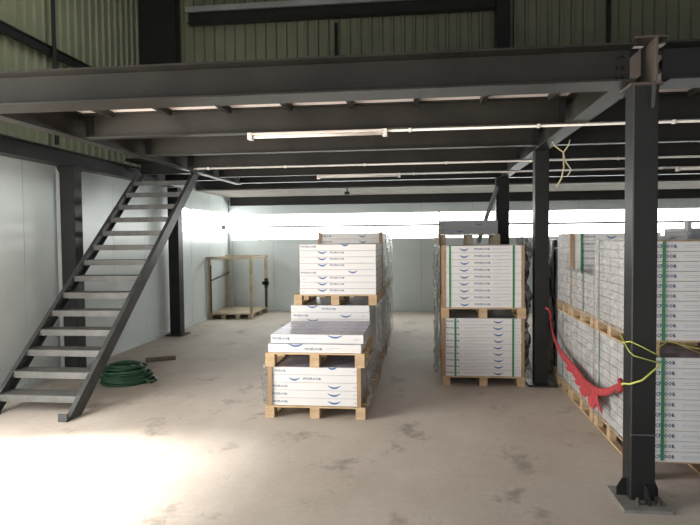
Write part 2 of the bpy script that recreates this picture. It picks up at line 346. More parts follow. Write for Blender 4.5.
# upper building frame
cr = ibeam('steel_beam', 'x', 10.36, -4.05, 1.17, 5.42, 5.66, .16, 'steel'); tag(cr, 'high cross beam between the tall rear columns above the mezzanine', 'beam')
b = MB(); b.box(-4.05, 1.17, 10.22, 10.275, 5.60, 5.69, 'galv'); b.build('lit_edge_strip', cr)  # pale strip paints the light along the beam's top edge
tag(ibeam('wall_girt', 'y', -4.85, 4.3, 10.15, 4.12, 4.24, .07, 'steel'), 'dark horizontal girt on the green corrugated side wall', 'girt')
b = MB(); b.tube([(-4.78, 7.55, 2.96), (-4.78, 7.55, 6.55)], .028, 'steel', 8); tag(b.build('wall_stud'), 'thin dark vertical stud on the green corrugated side wall', 'stud')
b = MB(); b.tube([(3.02, 10.58, 3.0), (3.02, 10.58, 6.55)], .035, 'steel', 8); tag(b.build('wall_stud'), 'thin dark vertical stud on the green rear cladding beyond the front column', 'stud')
b = MB(); b.tube([(-1.49, 10.58, 3.0), (-1.49, 10.58, 5.4)], .03, 'steel', 8); tag(b.build('wall_stud'), 'thin dark stud on the green rear cladding under the high cross beam', 'stud')

# ------------------------------------------------------------------ staircase
st = empty('staircase', (-3.8, 5.4, 0), 'open steel staircase with grey treads rising along the white side wall', 'staircase')
XL, XR = -.42, .46
def stringer(xo, s, name='stringer'):
    b = MB(); k = .805; y0, y1 = -.10, 3.34; dy = .23
    def quad(xa, xb, f0, f1):
        # band of the stringer between slope offsets f0..f1 (fractions of depth) and x xa..xb
        A = [y0 + dy * f0, y0 + dy * f1]; zt = 2.70
        pts = []
        for x_ in (xa, xb):
            pass
        bot = [(xa, A[0], 0), (xb, A[0], 0), (xb, A[1], 0), (xa, A[1], 0)]
        top = [(xa, A[0] + zt / k, zt), (xb, A[0] + zt / k, zt), (xb, A[1] + zt / k, zt), (xa, A[1] + zt / k, zt)]
        b.hexa(bot + top, 'stair')
    w_ = .04
    quad(xo, xo + s * .008, 0, 1)                       # web, outer face
    quad(xo, xo - s * w_, 0, .06); quad(xo, xo - s * w_, .94, 1)   # flanges turned inward
    return b.build(name, st)
stringer(XR + .005, 1); stringer(XL - .005, -1)
for s, xo in ((1, XR), (-1, XL)):
    b = MB(); b.box(min(xo - s * .075, xo + s * .012), max(xo - s * .075, xo + s * .012), -.115, .09, 0, .012, 'stair')
    b.box(min(xo - s * .075, xo + s * .012), max(xo - s * .075, xo + s * .012), -.118, -.10, 0, .075, 'stair'); b.build('foot_plate', st)
for k in range(1, 15):
    z = .182 * k; y = -.02 + z / .805
    b = MB(); y0, y1 = y - .085, y + .15
    b.box(XL + .004, XR - .004, y0, y1, z - .006, z, 'tread')
    b.box(XL + .004, XR - .004, y0, y0 + .006, z - .066, z - .006, 'tread')
    b.box(XL + .004, XR - .004, y1 - .006, y1, z - .04, z - .006, 'tread')
    b.build('tread', st)

# ------------------------------------------------------------------ pallets and cartons
def text_geo(txt):
    cu = bpy.data.curves.new('t', 'FONT'); cu.body = txt; cu.size = 1; cu.resolution_u = 1; cu.offset = 0.035
    o = bpy.data.objects.new('t', cu); C.objects.link(o)
    dg = bpy.context.evaluated_depsgraph_get(); me = bpy.data.meshes.new_from_object(o.evaluated_get(dg))
    vs = [v.co.copy() for v in me.vertices]; fs = [tuple(p.vertices) for p in me.polygons]
    bpy.data.objects.remove(o); bpy.data.meshes.remove(me)
    x0 = min(v.x for v in vs); x1 = max(v.x for v in vs); h = max(v.y for v in vs)
    return [((v.x - x0) / (x1 - x0), v.y / h) for v in vs], fs
TXT = text_geo('PVCFLOOR'); TXS = text_geo('SPC')
def put_text(b, T, x, z, wdt, hgt, y, m):
    b.add([(x + u * wdt, y, z + v * hgt) for u, v in T[0]], T[1], m)
def swoosh(b, x, z, wdt, y, m='logo', thick=.016):
    n = 12; vs = []
    for i in range(n + 1):
        t = i / n * 2 - 1; t_ = 1 - t * t
        zz = z + .020 * (t * t) ; th = thick * (t_ ** .7) + .0012
        vs += [(x + t * wdt / 2, y, zz - th * .9), (x + t * wdt / 2, y, zz + th * .1)]
    b.add(vs, [(2 * i, 2 * i + 2, 2 * i + 3, 2 * i + 1) for i in range(n)], m)
def carton_mesh(L, D, h, des, name='carton'):
    b = MB(); g = .0012
    x0, x1, y0, y1 = -L / 2, L / 2, -D / 2 + .001, D / 2 - .001; z0, z1 = .0005, h - g
    c = .003
    vs = [(x0, y0, z0), (x1, y0, z0), (x1, y1, z0), (x0, y1, z0), (x0, y0, z1 - c), (x1, y0, z1 - c), (x1, y1, z1 - c), (x0, y1, z1 - c),
          (x0 + c, y0 + c, z1), (x1 - c, y0 + c, z1), (x1 - c, y1 - c, z1), (x0 + c, y1 - c, z1)]
    b.add(vs, [(3, 2, 1, 0), (0, 1, 5, 4), (1, 2, 6, 5), (2, 3, 7, 6), (3, 0, 4, 7)], 'card' if des.get('m') is None else des['m'])
    b.add(vs[4:], [(0, 1, 5, 4), (1, 2, 6, 5), (2, 3, 7, 6), (3, 0, 4, 7)], 'seam')
    b.add(vs[8:], [(0, 1, 2, 3)], 'card_top' if des.get('top', 1) else 'card')
    yf = y0 - .0006
    if 'logo' in des: swoosh(b, x0 + L * des['logo'], z1 * des.get('lz', .42), L * des.get('lw', .125), yf)
    if 'text' in des: put_text(b, TXT, x0 + L * des['text'], z1 * des.get('tz', .36), L * des.get('tw', .19), h * des.get('th', .29), yf, 'ink')
    if 'small' in des: put_text(b, TXS, x0 + L * des['small'], z1 * .34, L * .055, h * .22, yf, 'pale')
    if 'line' in des:
        a0, a1 = des['line']
        b.add([(x0 + L * a0, yf, z1 * .52), (x0 + L * a1, yf, z1 * .52), (x0 + L * a1, yf, z1 * .60), (x0 + L * a0, yf, z1 * .60)], [(0, 1, 2, 3)], 'pale')
        b.add([(x0 + L * a0, yf, z1 * .34), (x0 + L * (a0 + a1) / 2, yf, z1 * .34), (x0 + L * (a0 + a1) / 2, yf, z1 * .40), (x0 + L * a0, yf, z1 * .40)], [(0, 1, 2, 3)], 'pale')
    # end print: a small dark mark and label line on both short ends
    for xe in (x0 - .0006, x1 + .0006):
        b.add([(xe, y0 + D * .2, h * .45), (xe, y0 + D * .5, h * .45), (xe, y0 + D * .5, h * .54), (xe, y0 + D * .2, h * .54)], [(0, 1, 2, 3)], 'pale')
        for ya, yb in ((y0, y0 + .004), (y1 - .004, y1)):
            b.add([(xe, ya, z0), (xe, yb, z0), (xe, yb, z1), (xe, ya, z1)], [(0, 1, 2, 3)], 'gap')
        b.add([(xe, y0, z1 - .006), (xe, y1, z1 - .006), (xe, y1, z1 - .002), (xe, y0, z1 - .002)], [(0, 1, 2, 3)], 'gap')
    return b.mesh(name)
def pallet(x0, x1, y0, y1, z, h, label, m='wood', bw=.09):
    e = empty('pallet', ((x0 + x1) / 2, (y0 + y1) / 2, z), label, 'pallet', 'wooden pallets')
    hx, hy = (x1 - x0) / 2, (y1 - y0) / 2; bl = .10; tb = .015
    for xc in (-hx + bw / 2, 0, hx - bw / 2):
        b = MB(); b.box(xc - bw / 2, xc + bw / 2, -hy, hy, 0, tb, m); b.build('bottom_board', e)
        for yc in (-hy + bl / 2, 0, hy - bl / 2) if hy * 2 < 1.1 else (-hy + bl / 2, -hy / 3, hy / 3, hy - bl / 2):
            b = MB(); b.box(xc - bw / 2, xc + bw / 2, yc - bl / 2, yc + bl / 2, tb, h - 2 * tb, m); b.build('block', e)
    b = MB()
    for xc in (-hx + bw / 2, 0, hx - bw / 2): b.box(xc - bw / 2, xc + bw / 2, -hy, hy, h - 2 * tb, h - tb, m)
    n = 7; wd = .09
    for i in range(n):
        yc = -hy + wd / 2 + (2 * hy - wd) * i / (n - 1); b.box(-hx, hx, yc - wd / 2, yc + wd / 2, h - tb, h, m)
    b.build('deck', e); return e
meshes = {}; REST = MB()
def cartons(where, xc, L, y0, z0, h, layers, rows, D, design, skip=None, jit=.003, cat='flooring carton', first_row=0, single=False):
    for l in range(layers):
        for r in range(rows):
            if skip and skip(l, r):
                REST.box(xc - L / 2, xc + L / 2, y0 + D * r + .002, y0 + D * (r + 1) - .002, z0 + h * l + .001, z0 + h * (l + 1) - .002, 'card'); continue
            d = design(l) if r == first_row else dict(top=1)
            key = (L, D, h, tuple(sorted((k, str(v)) for k, v in d.items())))
            if key not in meshes: meshes[key] = carton_mesh(L, D, h, d)
            o = bpy.data.objects.new('flooring_carton', meshes[key]); C.objects.link(o)
            o.location = (xc + random.uniform(-jit, jit), y0 + D * (r + .5) + random.uniform(-.0004, .0004), z0 + h * l)
            rn = 'front row' if r == 0 else ('rear row' if r == rows - 1 else f'{ORD[r]} row back')
            ln = 'bottom layer' if l == 0 else ('top layer' if l == layers - 1 else f'{ORD[l]} layer up')
            if layers == 1: ln = 'single layer'
            lab = f'white carton, {ln}, {rn}, {where}' if rows > 1 else f'white carton, {ln}, {where}'
            tag(o, lab, 'carton', 'flooring cartons on pallets')
def vstrap(x, y, z0, z1, label, along='x'):
    b = MB(); b.box(x - .011, x + .011, y - .0035, y - .0015, z0, z1, 'strap'); tag(b.build('packing_strap'), label, 'strap', 'green packing straps')
def cboard(x, y, z0, z1, sx, label, wd=.042):
    b = MB(); t = .004   # L-shaped edge protector, corner at (x, y), legs towards sx and +y
    b.box(min(x, x + sx * wd), max(x, x + sx * wd), y - t, y, z0, z1, 'board'); b.box(min(x - sx * t, x), max(x - sx * t, x), y - t, y + wd, z0, z1, 'board')
    tag(b.build('corner_board'), label, 'corner board', 'brown corner boards')
def film(name, path, z0, z1, label, m='film', amp=.012, nz=26, ragged=0.0, seed=1, seg=.05, cat='stretch film'):
    rnd = random.Random(seed); pts = []
    for (ax, ay), (bx_, by) in zip(path[:-1], path[1:]):
        n = max(2, int(math.hypot(bx_ - ax, by - ay) / seg))
        nx, ny = (by - ay), -(bx_ - ax); ln = math.hypot(nx, ny); nx /= ln; ny /= ln
        for i in range(n): pts.append((ax + (bx_ - ax) * i / n, ay + (by - ay) * i / n, nx, ny))
    pts.append((*path[-1], nx, ny))
    vs = []; W = len(pts); ph = [rnd.uniform(0, 6.28) for _ in range(8)]
    for j in range(nz + 1):
        for i, (px, py, nx, ny) in enumerate(pts):
            t = j / nz; s = i * seg
            zt = z1 + ragged * (math.sin(s * 9 + ph[0]) + math.sin(s * 23 + ph[1])) * .5; zb = z0 + ragged * (math.sin(s * 11 + ph[2]) + math.sin(s * 19 + ph[3])) * .5
            z = zb + (zt - zb) * t
            d = amp * (1 + .6 * math.sin(s * 8 + z * 14 + ph[4]) + .5 * math.sin(s * 21 - z * 9 + ph[5]) + rnd.uniform(-.5, .5))
            vs.append((px + nx * max(d, .002), py + ny * max(d, .002), z))
    b = MB(); b.add(vs, [(j * W + i, j * W + i + 1, (j + 1) * W + i + 1, (j + 1) * W + i) for j in range(nz) for i in range(W - 1)], m)
    return tag(b.build(name), label, cat)

# --- stack F: short front stack of the centre row
pallet(-1.51, -.552, 5.6, 6.56, 0, .115, 'lowest pallet on the floor under the short front stack with loose cartons on top')
def dF(l):
    if l < 3: return dict(text=.03, logo=.72, small=.93, lw=.15, tw=.17)
    if l == 3: return dict(logo=.28, text=.38, lw=.13, tw=.20)
    return dict(text=.06, logo=.70, small=.93, lw=.12, lz=.9, tw=.12)
cartons("lower pallet of the short front stack", -1.035, .86, 5.625, .116, .0735, 5, 4, .235, dF)
for xx, s, nm in ((-1.475, 1, 'side nearer the staircase'), (-.595, -1, 'side nearer the strapped stack')):
    cboard(xx - s * .0, 5.612, .118, .482, s, f'brown corner board on the short front stack, {nm}', .035)
pallet(-1.50, -.555, 5.6, 6.56, .486, .135, 'pallet carrying the few loose cartons on the short front stack')
cartons("upper pallet of the short front stack", -1.03, .885, 5.612, .622, .082, 1, 4, .235, lambda l: dict(logo=.30, text=.40, small=.03, tw=.19, lw=.17, lz=.85, tz=.3, line=(.62, .78)))
cartons("topmost loose cartons of the short front stack", -1.013, .885, 5.645, .7045, .086, 1, 4, .235, lambda l: dict(text=.02, logo=.70, small=.90, tw=.19, lw=.17, lz=.75, tz=.4, line=(.25, .5)))
film('stretch_film', [(-.555, 5.63), (-.55, 6.55)], .10, .50, 'crumpled clear film hanging on the side of the short front stack', 'filmw', .022, 18, .05, 3)
film('stretch_film', [(-1.50, 5.95), (-1.51, 5.63)], .14, .50, 'white film scrap hanging beside the short front stack towards the staircase', 'filmw', .03, 14, .05, 4)
# --- stack G: middle stack of the centre row
pallet(-1.45, -.54, 6.62, 7.55, 0, .115, 'floor pallet under the middle stack of the centre row')
cartons("lower pallet of the centre row's middle stack", -1.035, .875, 6.63, .116, .0765, 11, 4, .23, lambda l: dict(text=.03, logo=.70, small=.9, tw=.19, lw=.15) if l % 2 else dict(small=.03, logo=.28, text=.40, tw=.18, lw=.15, lz=.8), skip=lambda l, r: l < 7)
pallet(-1.435, -.515, 6.62, 7.55, .960, .115, 'pallet halfway up the middle stack of the centre row')
def dG(l):
    if l == 7: return dict(text=.02, logo=.60, lz=.9, tw=.2, lw=.12, tz=.5)
    if l == 3: return dict(text=.02, logo=.70, tw=.2, lw=.13, lz=.6)
    return dict(small=.03, logo=.30, text=.40, tw=.19, lw=.13, lz=.7, tz=.55)
cartons("upper pallet of the centre row's middle stack", -.945, .845, 6.63, 1.0755, .0694, 8, 4, .23, dG)
film('stretch_film', [(-.53, 6.66), (-.525, 7.5)], .12, .92, 'clear film down the side of the middle centre stack below its upper pallet', 'film', .012, 22, .03, 5)
# --- stack H + I behind
for nm, y0, xo in (('third stack of the centre row', 8.45, 0.0), ('rearmost stack of the centre row', 10.1, -.03)):
    pallet(-1.475 + xo, -.57 + xo, y0 - .01, y0 + .93, 0, .115, f'floor pallet under the {nm}')
    cartons(f'lower pallet, {nm}', -1.022 + xo, .87, y0, .116, .0747, 10, 4, .23, lambda l: dict(text=.02, logo=.7, tw=.18), skip=lambda l, r: r > 0 or y0 > 9)
    pallet(-1.475 + xo, -.57 + xo, y0 - .01, y0 + .93, .865, .115, f'pallet halfway up the {nm}')
    cartons(f'upper pallet, {nm}', -1.022 + xo, .87, y0, .981, .0785, 10, 4, .23, lambda l: dict(text=.02, logo=.7, tw=.18), skip=lambda l, r: r > 0 or y0 > 9)
    film('stretch_film', [(-.565 + xo, y0 + .01), (-.56 + xo, y0 + .95)], .05, 1.79, f'glossy clear film down the side of the {nm}', 'filmw', .016, 36, .03, 6)
cboard(-1.47, 8.438, .985, 1.775, 1, 'brown corner board on the third centre stack, side nearer the staircase')
cboard(-.575, 8.438, .985, 1.775, -1, 'brown corner board on the third centre stack, side nearer the strapped stack')
b = MB(); b.box(-1.47, -.575, 8.432, 8.49, 1.768, 1.778, 'board'); tag(b.build('corner_board'), 'brown edge board along the top of the third centre stack', 'corner board', 'brown corner boards')
# --- stack S2: strapped stack by the dark columns
pallet(.20, 1.128, 7.02, 7.98, 0, .105, 'floor pallet under the green-strapped stack by the dark columns')
cartons("lower pallet of the green-strapped stack", .662, .845, 7.035, .106, .0738, 9, 4, .235, lambda l: dict(text=.015, logo=.70, tw=.17, lw=.14, small=.925, line=(.25, .55)), skip=lambda l, r: r > 0)
pallet(.19, 1.135, 7.02, 7.98, .772, .118, 'pallet halfway up the green-strapped stack')
cartons("upper pallet of the green-strapped stack", .664, .845, 7.035, .891, .0785, 9, 4, .235, lambda l: dict(logo=.25, text=.385, tw=.21, lw=.13, line=(.62, .85)), skip=lambda l, r: r > 0)
for z0, z1, xs, lv in ((.106, .772, (.350, .995), 'lower'), (.891, 1.599, (.292, 1.000), 'upper')):
    vstrap(xs[0], 7.0345, z0, z1, f'green strap on the {lv} cartons of the strapped stack, side nearer the centre row')
    vstrap(xs[1], 7.0345, z0, z1, f'green strap on the {lv} cartons of the strapped stack, side nearer the column')
    cboard(.236, 7.03, z0, z1, -1, f'brown corner board on the {lv} strapped cartons, side nearer the centre row')
    cboard(1.090, 7.03, z0, z1, 1, f'brown corner board on the {lv} strapped cartons, side nearer the column', .03)
film('stretch_film', [(.19, 7.95), (.165, 7.10)], .10, 1.72, 'ragged clear film bulging from the strapped stack towards the centre row', 'filmw', .03, 34, .07, 8)
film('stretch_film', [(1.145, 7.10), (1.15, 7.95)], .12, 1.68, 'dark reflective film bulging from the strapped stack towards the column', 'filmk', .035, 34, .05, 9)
# stack behind S2 with the half-empty pallet on top
pallet(.21, 1.12, 8.6, 9.5, 0, .115, 'floor pallet behind the green-strapped stack')
cartons('lower pallet behind the green-strapped stack', .665, .88, 8.62, .116, .0655, 10, 1, .215, lambda l: dict(text=.02))
pallet(.21, 1.12, 8.6, 9.5, .775, .115, 'pallet halfway up the stack behind the green-strapped stack')
b = MB(); b.box(.225, 1.105, 8.62, 9.48, .891, 1.575, 'filmd'); tag(b.build('wrapped_load'), 'dark wrapped load behind the green-strapped stack, under a shade-darkened carton', 'wrapped load')
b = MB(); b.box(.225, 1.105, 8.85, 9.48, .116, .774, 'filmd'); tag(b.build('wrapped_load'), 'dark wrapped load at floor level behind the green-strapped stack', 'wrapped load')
pallet(.22, 1.06, 8.75, 9.45, 1.577, .155, 'topmost pallet behind the strapped stack, shadowed against the lit strips', 'wood2')  # weathered crate wood here carries the pallet's backlit shade in its colour
cartons('topmost pallet against the lit strips behind the strapped stack', .63, .80, 8.76, 1.733, .098, 2, 1, .3, lambda l: dict(logo=.67 if l else .35, lw=.14, m='shaded_card', top=0))  # white cartons whose backlit shade is painted as grey sides
b = MB(); b.hexa([(.20, 8.72, 1.58), (.225, 8.72, 1.58), (.225, 8.745, 1.58), (.20, 8.745, 1.58), (.205, 8.72, 2.07), (.225, 8.72, 2.06), (.225, 8.745, 2.06), (.205, 8.745, 2.07)], 'board'); tag(b.build('wooden_stick'), 'thin upright stick beside the topmost pallet behind the strapped stack', 'stick')
b = MB(); b.tube([(.86, 9.9, 1.60), (1.02, 10.1, 2.05), (1.20, 10.32, 2.50)], .035, 'galv', 8); tag(b.build('drain_pipe'), 'pale slanted pipe rising behind the strapped stack to the rear column', 'pipe')

# --- right-hand wrapped row: A, B, C, D
LA = .88; XA = 1.515 + LA / 2
pallet(1.51, 2.40, 4.38, 5.64, 0, .14, 'floor pallet of the wrapped row nearest the front column', bw=.05)
cartons('lower pallet of the near wrapped stack', XA, LA, 4.36, .1405, .0722, 10, 6, .213, lambda l: dict(text=.02, tw=.19, th=.36, line=(.26, .9), tz=.34))
pallet(1.51, 2.40, 4.38, 5.64, .863, .115, 'upper pallet of the wrapped row nearest the front column')
cartons('upper pallet of the near wrapped stack', XA, LA, 4.36, .979, .0676, 10, 6, .213, lambda l: dict(text=.02, tw=.19, th=.36, line=(.26, .9), tz=.34))
for z0, z1, lv in ((.15, .862, 'lower'), (.98, 1.655, 'upper')):
    vstrap(1.615, 4.3585, z0, z1, f'green strap on the {lv} cartons of the near wrapped stack')
b = MB(); b.box(1.515, 2.39, 4.353, 4.40, 1.656, 1.664, 'board'); tag(b.build('corner_board'), 'brown edge board along the top of the near wrapped stack', 'corner board', 'brown corner boards')
b = MB(); b.box(1.85, 2.45, 4.55, 5.0, 1.665, 1.745, 'shaded_card'); o = tag(b.build('shaded_grey_carton'), 'shadowed grey carton lying on top of the near wrapped stack', 'carton'); b = MB(); b.box(1.82, 1.849, 4.50, 4.56, 1.665, 1.80, 'shaded_card'); b.build('upright_flap', o)
film('stretch_film', [(1.55, 4.45), (1.83, 4.45)], 1.666, 1.73, 'loose crumpled film on top of the near wrapped stack', 'filmw', .03, 5, .03, 11)
pallet(1.51, 2.40, 5.70, 6.52, 0, .14, 'second floor pallet of the wrapped row, under the hammock')
cartons('lower pallet of the low middle wrapped stack', XA, LA, 5.71, .1405, .0722, 10, 4, .2, lambda l: dict(text=.045, tw=.155))
pallet(1.51, 2.40, 5.70, 6.52, .863, .115, 'upper pallet of the low middle stack in the wrapped row')
cartons('upper pallet of the low middle wrapped stack', XA, LA, 5.71, .979, .0722, 5, 4, .2, lambda l: dict(text=.045, tw=.155))
pallet(1.51, 2.40, 6.55, 7.22, 0, .14, 'floor pallet of the wrapped row beside the second column')
cartons('lower pallet of the far wrapped stack', XA, LA, 6.56, .1405, .0722, 10, 3, .213, lambda l: dict(text=.045, tw=.155), skip=lambda l, r: r > 0)
pallet(1.51, 2.40, 6.55, 7.22, .863, .115, 'upper pallet of the wrapped row beside the second column')
cartons('upper pallet of the far wrapped stack', XA, LA, 6.56, .979, .0745, 10, 3, .213, lambda l: dict(text=.12, tw=.155, logo=.45), skip=lambda l, r: r > 0)
cboard(1.512, 6.556, .98, 1.725, 1, 'brown corner board on the far wrapped stack beside the second column', .03)
vstrap(1.62, 6.5565, .98, 1.724, 'green strap on the upper cartons of the far wrapped stack')
b = MB(); b.box(1.508, 1.5125, 5.575, 5.63, .98, 1.655, 'card'); tag(b.build('corner_board'), 'pale corner board on the near wrapped stack facing the aisle', 'corner board')
for x_, y_, z0, z1, nm in ((1.511, 5.52, .98, 1.655, 'near'), (1.511, 6.05, .98, 1.34, 'low middle'), (1.511, 5.5, .141, .862, 'lower near'), (1.511, 6.9, .141, .862, 'lower far')):
    b = MB(); b.box(x_ - .003, x_ - .001, y_ - .011, y_ + .011, z0, z1, 'strap'); tag(b.build('packing_strap'), f'green strap under film on the aisle side of the {nm} wrapped stack', 'strap', 'green packing straps')
film('stretch_film', [(1.503, 5.66), (1.503, 4.37)], .12, .86, 'clear film over the lower cartons of the near wrapped stack', 'film', .006, 14, .01, 12)
film('stretch_film', [(1.503, 5.66), (1.503, 4.37)], .95, 1.67, 'glossy clear film over the upper cartons of the near wrapped stack', 'filmw', .006, 14, .01, 13)
film('stretch_film', [(1.503, 6.53), (1.503, 5.69)], .12, .86, 'clear film over the lower cartons behind the hammock', 'film', .006, 14, .01, 14)
film('stretch_film', [(1.503, 6.53), (1.503, 5.69)], .95, 1.36, 'crumpled clear film over the low middle wrapped stack', 'filmw', .010, 14, .03, 15)
film('stretch_film', [(1.503, 7.21), (1.503, 6.57)], .12, .86, 'clear film over the lower cartons of the far wrapped stack', 'film', .006, 14, .01, 16)
film('stretch_film', [(1.503, 7.21), (1.503, 6.57)], .95, 1.72, 'clear film over the upper cartons of the far wrapped stack', 'film', .006, 14, .01, 17)
film('stretch_film', [(1.60, 5.69), (2.40, 5.69)], 1.348, 1.362, 'stray film lying on the low middle wrapped stack', 'filmw', .03, 3, .02, 18)
pallet(1.53, 2.47, 7.45, 8.35, 0, .14, 'floor pallet under the black-wrapped stack behind the second column')
rnd = random.Random(5); b = MB(); n = 10
def bump_face(fn, nu, nv):
    b.add([fn(i / nu, j / nv) for j in range(nv + 1) for i in range(nu + 1)], [(j * (nu + 1) + i, j * (nu + 1) + i + 1, (j + 1) * (nu + 1) + i + 1, (j + 1) * (nu + 1) + i) for j in range(nv) for i in range(nu)], 'filmd')
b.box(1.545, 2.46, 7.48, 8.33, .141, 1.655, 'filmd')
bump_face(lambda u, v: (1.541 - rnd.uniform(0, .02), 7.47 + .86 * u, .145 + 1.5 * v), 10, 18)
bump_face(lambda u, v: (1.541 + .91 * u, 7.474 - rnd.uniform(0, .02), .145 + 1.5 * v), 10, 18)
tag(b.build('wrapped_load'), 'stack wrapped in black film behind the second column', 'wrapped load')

tag(REST.build('stacked_cartons'), 'remaining white cartons deeper inside the wrapped and strapped stacks', 'cartons', None, 'stuff')
# ------------------------------------------------------------------ wooden crate frame in the corner
cr = empty('crate_frame', (-4.06, 13.1, 0), 'open wooden crate frame on a pallet base in the rear corner', 'crate')
X0, X1, Y0, Y1 = -.50, .46, -.65, .62
for xc in (X0, X0 + .29, X0 + .60, X1 - .09):
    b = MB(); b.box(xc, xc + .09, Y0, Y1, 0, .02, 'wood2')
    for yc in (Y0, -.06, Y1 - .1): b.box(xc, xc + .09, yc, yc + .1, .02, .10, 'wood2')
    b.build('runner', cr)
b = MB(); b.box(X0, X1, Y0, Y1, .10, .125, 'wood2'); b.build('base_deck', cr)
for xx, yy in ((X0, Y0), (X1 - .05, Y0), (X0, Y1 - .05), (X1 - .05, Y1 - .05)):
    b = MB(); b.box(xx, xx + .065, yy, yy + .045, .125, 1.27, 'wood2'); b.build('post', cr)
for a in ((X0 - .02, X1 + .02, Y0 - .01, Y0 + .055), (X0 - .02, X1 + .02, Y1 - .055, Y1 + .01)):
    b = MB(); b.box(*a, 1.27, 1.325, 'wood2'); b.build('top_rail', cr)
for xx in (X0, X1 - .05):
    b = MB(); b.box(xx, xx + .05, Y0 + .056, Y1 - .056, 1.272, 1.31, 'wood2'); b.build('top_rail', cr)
b = MB(); b.box(X0 + .055, X0 + .08, Y0, Y0 + .03, .125, 1.15, 'black'); b.tube([(X0 + .07, Y0 + .04, .82), (X0 + .07, Y1 - .05, .93)], .018, 'black', 6); b.build('iron_bar', cr)
b = MB(); b.box(X1 - .03, X1 + .01, Y1 - .09, Y1 - .052, .125, .75, 'black'); b.box(X1 - .09, X1 + .06, Y1 - .11, Y1 - .06, .64, .72, 'black'); b.box(X1 - .04, X1 + .04, Y1 - .11, Y1 - .06, .58, .79, 'black'); b.build('iron_clamp', cr)
# brace on the left wall near the corner
bp_ = empty('wall_brace', (-4.53, 11.2, 2.33), 'thin slanted rod on the side wall ending in a small box near the corner', 'brace')
b = MB(); b.tube([(0, 0, 0), (0, 2.2, -.35)], .014, 'galv', 6); b.build('rod', bp_)
b = MB(); b.box(-.03, .06, 2.19, 2.27, -.42, -.32, 'stair'); b.build('end_box', bp_)

# ------------------------------------------------------------------ hose and pipe on the floor
hz = empty('garden_hose', (-3.56, 6.86, 0), 'coil of green hose lying on the concrete beside the stair foot', 'hose')
LAY = [0, 0, 0, 0, 1, 1, 1, 1.6, 2, 2.2, 2.8, 3, 3.4, 4, 4.3, 4.5]; BAS = [.31, .27, .235, .20, .215, .25, .285, .30, .265, .23, .205, .235, .26, .22, .19, .17]
pts = []; N = 15; rnd = random.Random(3); ph = [rnd.uniform(0, 6.28) for _ in range(N + 1)]
for i in range(N * 26):
    t = i / 26; k = int(t); a = t * 2 * math.pi
    lay = LAY[k]; base = BAS[k]
    nb = BAS[k + 1]; nl = LAY[k + 1]
    f = t - k; R_ = base + (nb - base) * f + .022 * math.sin(a * .5 + ph[0]) + .012 * math.sin(3 * a + ph[k]); zz = .02 + .042 * (lay + (nl - lay) * f) + .008 * math.sin(2 * a + ph[k])
    ox = .02 * math.sin(ph[k]); pts.append((R_ * math.cos(a) + ox, R_ * math.sin(a) * .95, max(zz, .017)))
b = MB(); b.tube(pts, .017, 'hose', 7); b.build('coil', hz, True)
b = MB(); b.tube([(.27, -.02, .09), (.31, -.08, .05), (.36, -.06, .02), (.35, .06, .018)], .016, 'hose', 7); b.build('loose_end', hz, True)
b = MB(); b.tube([(.35, .06, .018), (.34, .12, .018)], .02, 'brass', 8); b.build('coupling', hz, True)
b = MB(); b.tube([(-3.86, 8.03, .03), (-3.50, 8.22, .03)], .028, 'pipe', 8); tag(b.build('short_pipe', None, False), 'short brown pipe lying on the floor behind the hose coil', 'pipe')

# ------------------------------------------------------------------ hammock and ropes
hm = empty('hammock', (1.42, 7.08, .8), 'bunched red hammock slung between the front and second columns', 'hammock')
P = [(7.09, .86), (7.03, .55), (6.6, .445), (6.0, .35), (5.6, .29), (5.15, .37), (4.82, .51), (4.62, .61)]
P = [(7.13, .73), (7.0, .605), (6.7, .50), (6.35, .445), (6.0, .41), (5.6, .375), (5.25, .405), (4.95, .475), (4.75, .555), (4.62, .61)]
vs = []; nU, nV = 44, 10
def cr_interp(t):
    t *= len(P) - 1; i = min(int(t), len(P) - 2); f = t - i
    g = lambda k: P[max(0, min(len(P) - 1, k))]
    o = []
    for c in (0, 1):
        p0, p1, p2, p3 = g(i - 1)[c], g(i)[c], g(i + 1)[c], g(i + 2)[c]
        o.append(.5 * (2 * p1 + (p2 - p0) * f + (2 * p0 - 5 * p1 + 4 * p2 - p3) * f * f + (3 * p1 - p0 - 3 * p2 + p3) * f ** 3))
    return o
rnd = random.Random(8)
for i in range(nU + 1):
    t = i / nU; y, z = cr_interp(t); wd = .012 + .027 * math.sin(math.pi * min(1, t * 1.02)) ** .9
    for j in range(nV):
        a = 2 * math.pi * j / nV; rr = wd * (1 + .25 * math.sin(3 * a + t * 9))
        vs.append((1.425 + .45 * rr * math.cos(a) - 1.42, y - 7.08, z + rr * math.sin(a) * 1.0 - .8))
b = MB(); b.add(vs, [(i * nV + j, i * nV + (j + 1) % nV, (i + 1) * nV + (j + 1) % nV, (i + 1) * nV + j) for i in range(nU) for j in range(nV)] + [tuple(range(nV)), tuple(nU * nV + j for j in range(nV))], 'red'); b.build('cloth', hm, True)
b = MB()   # ragged hanging flaps below the cloth
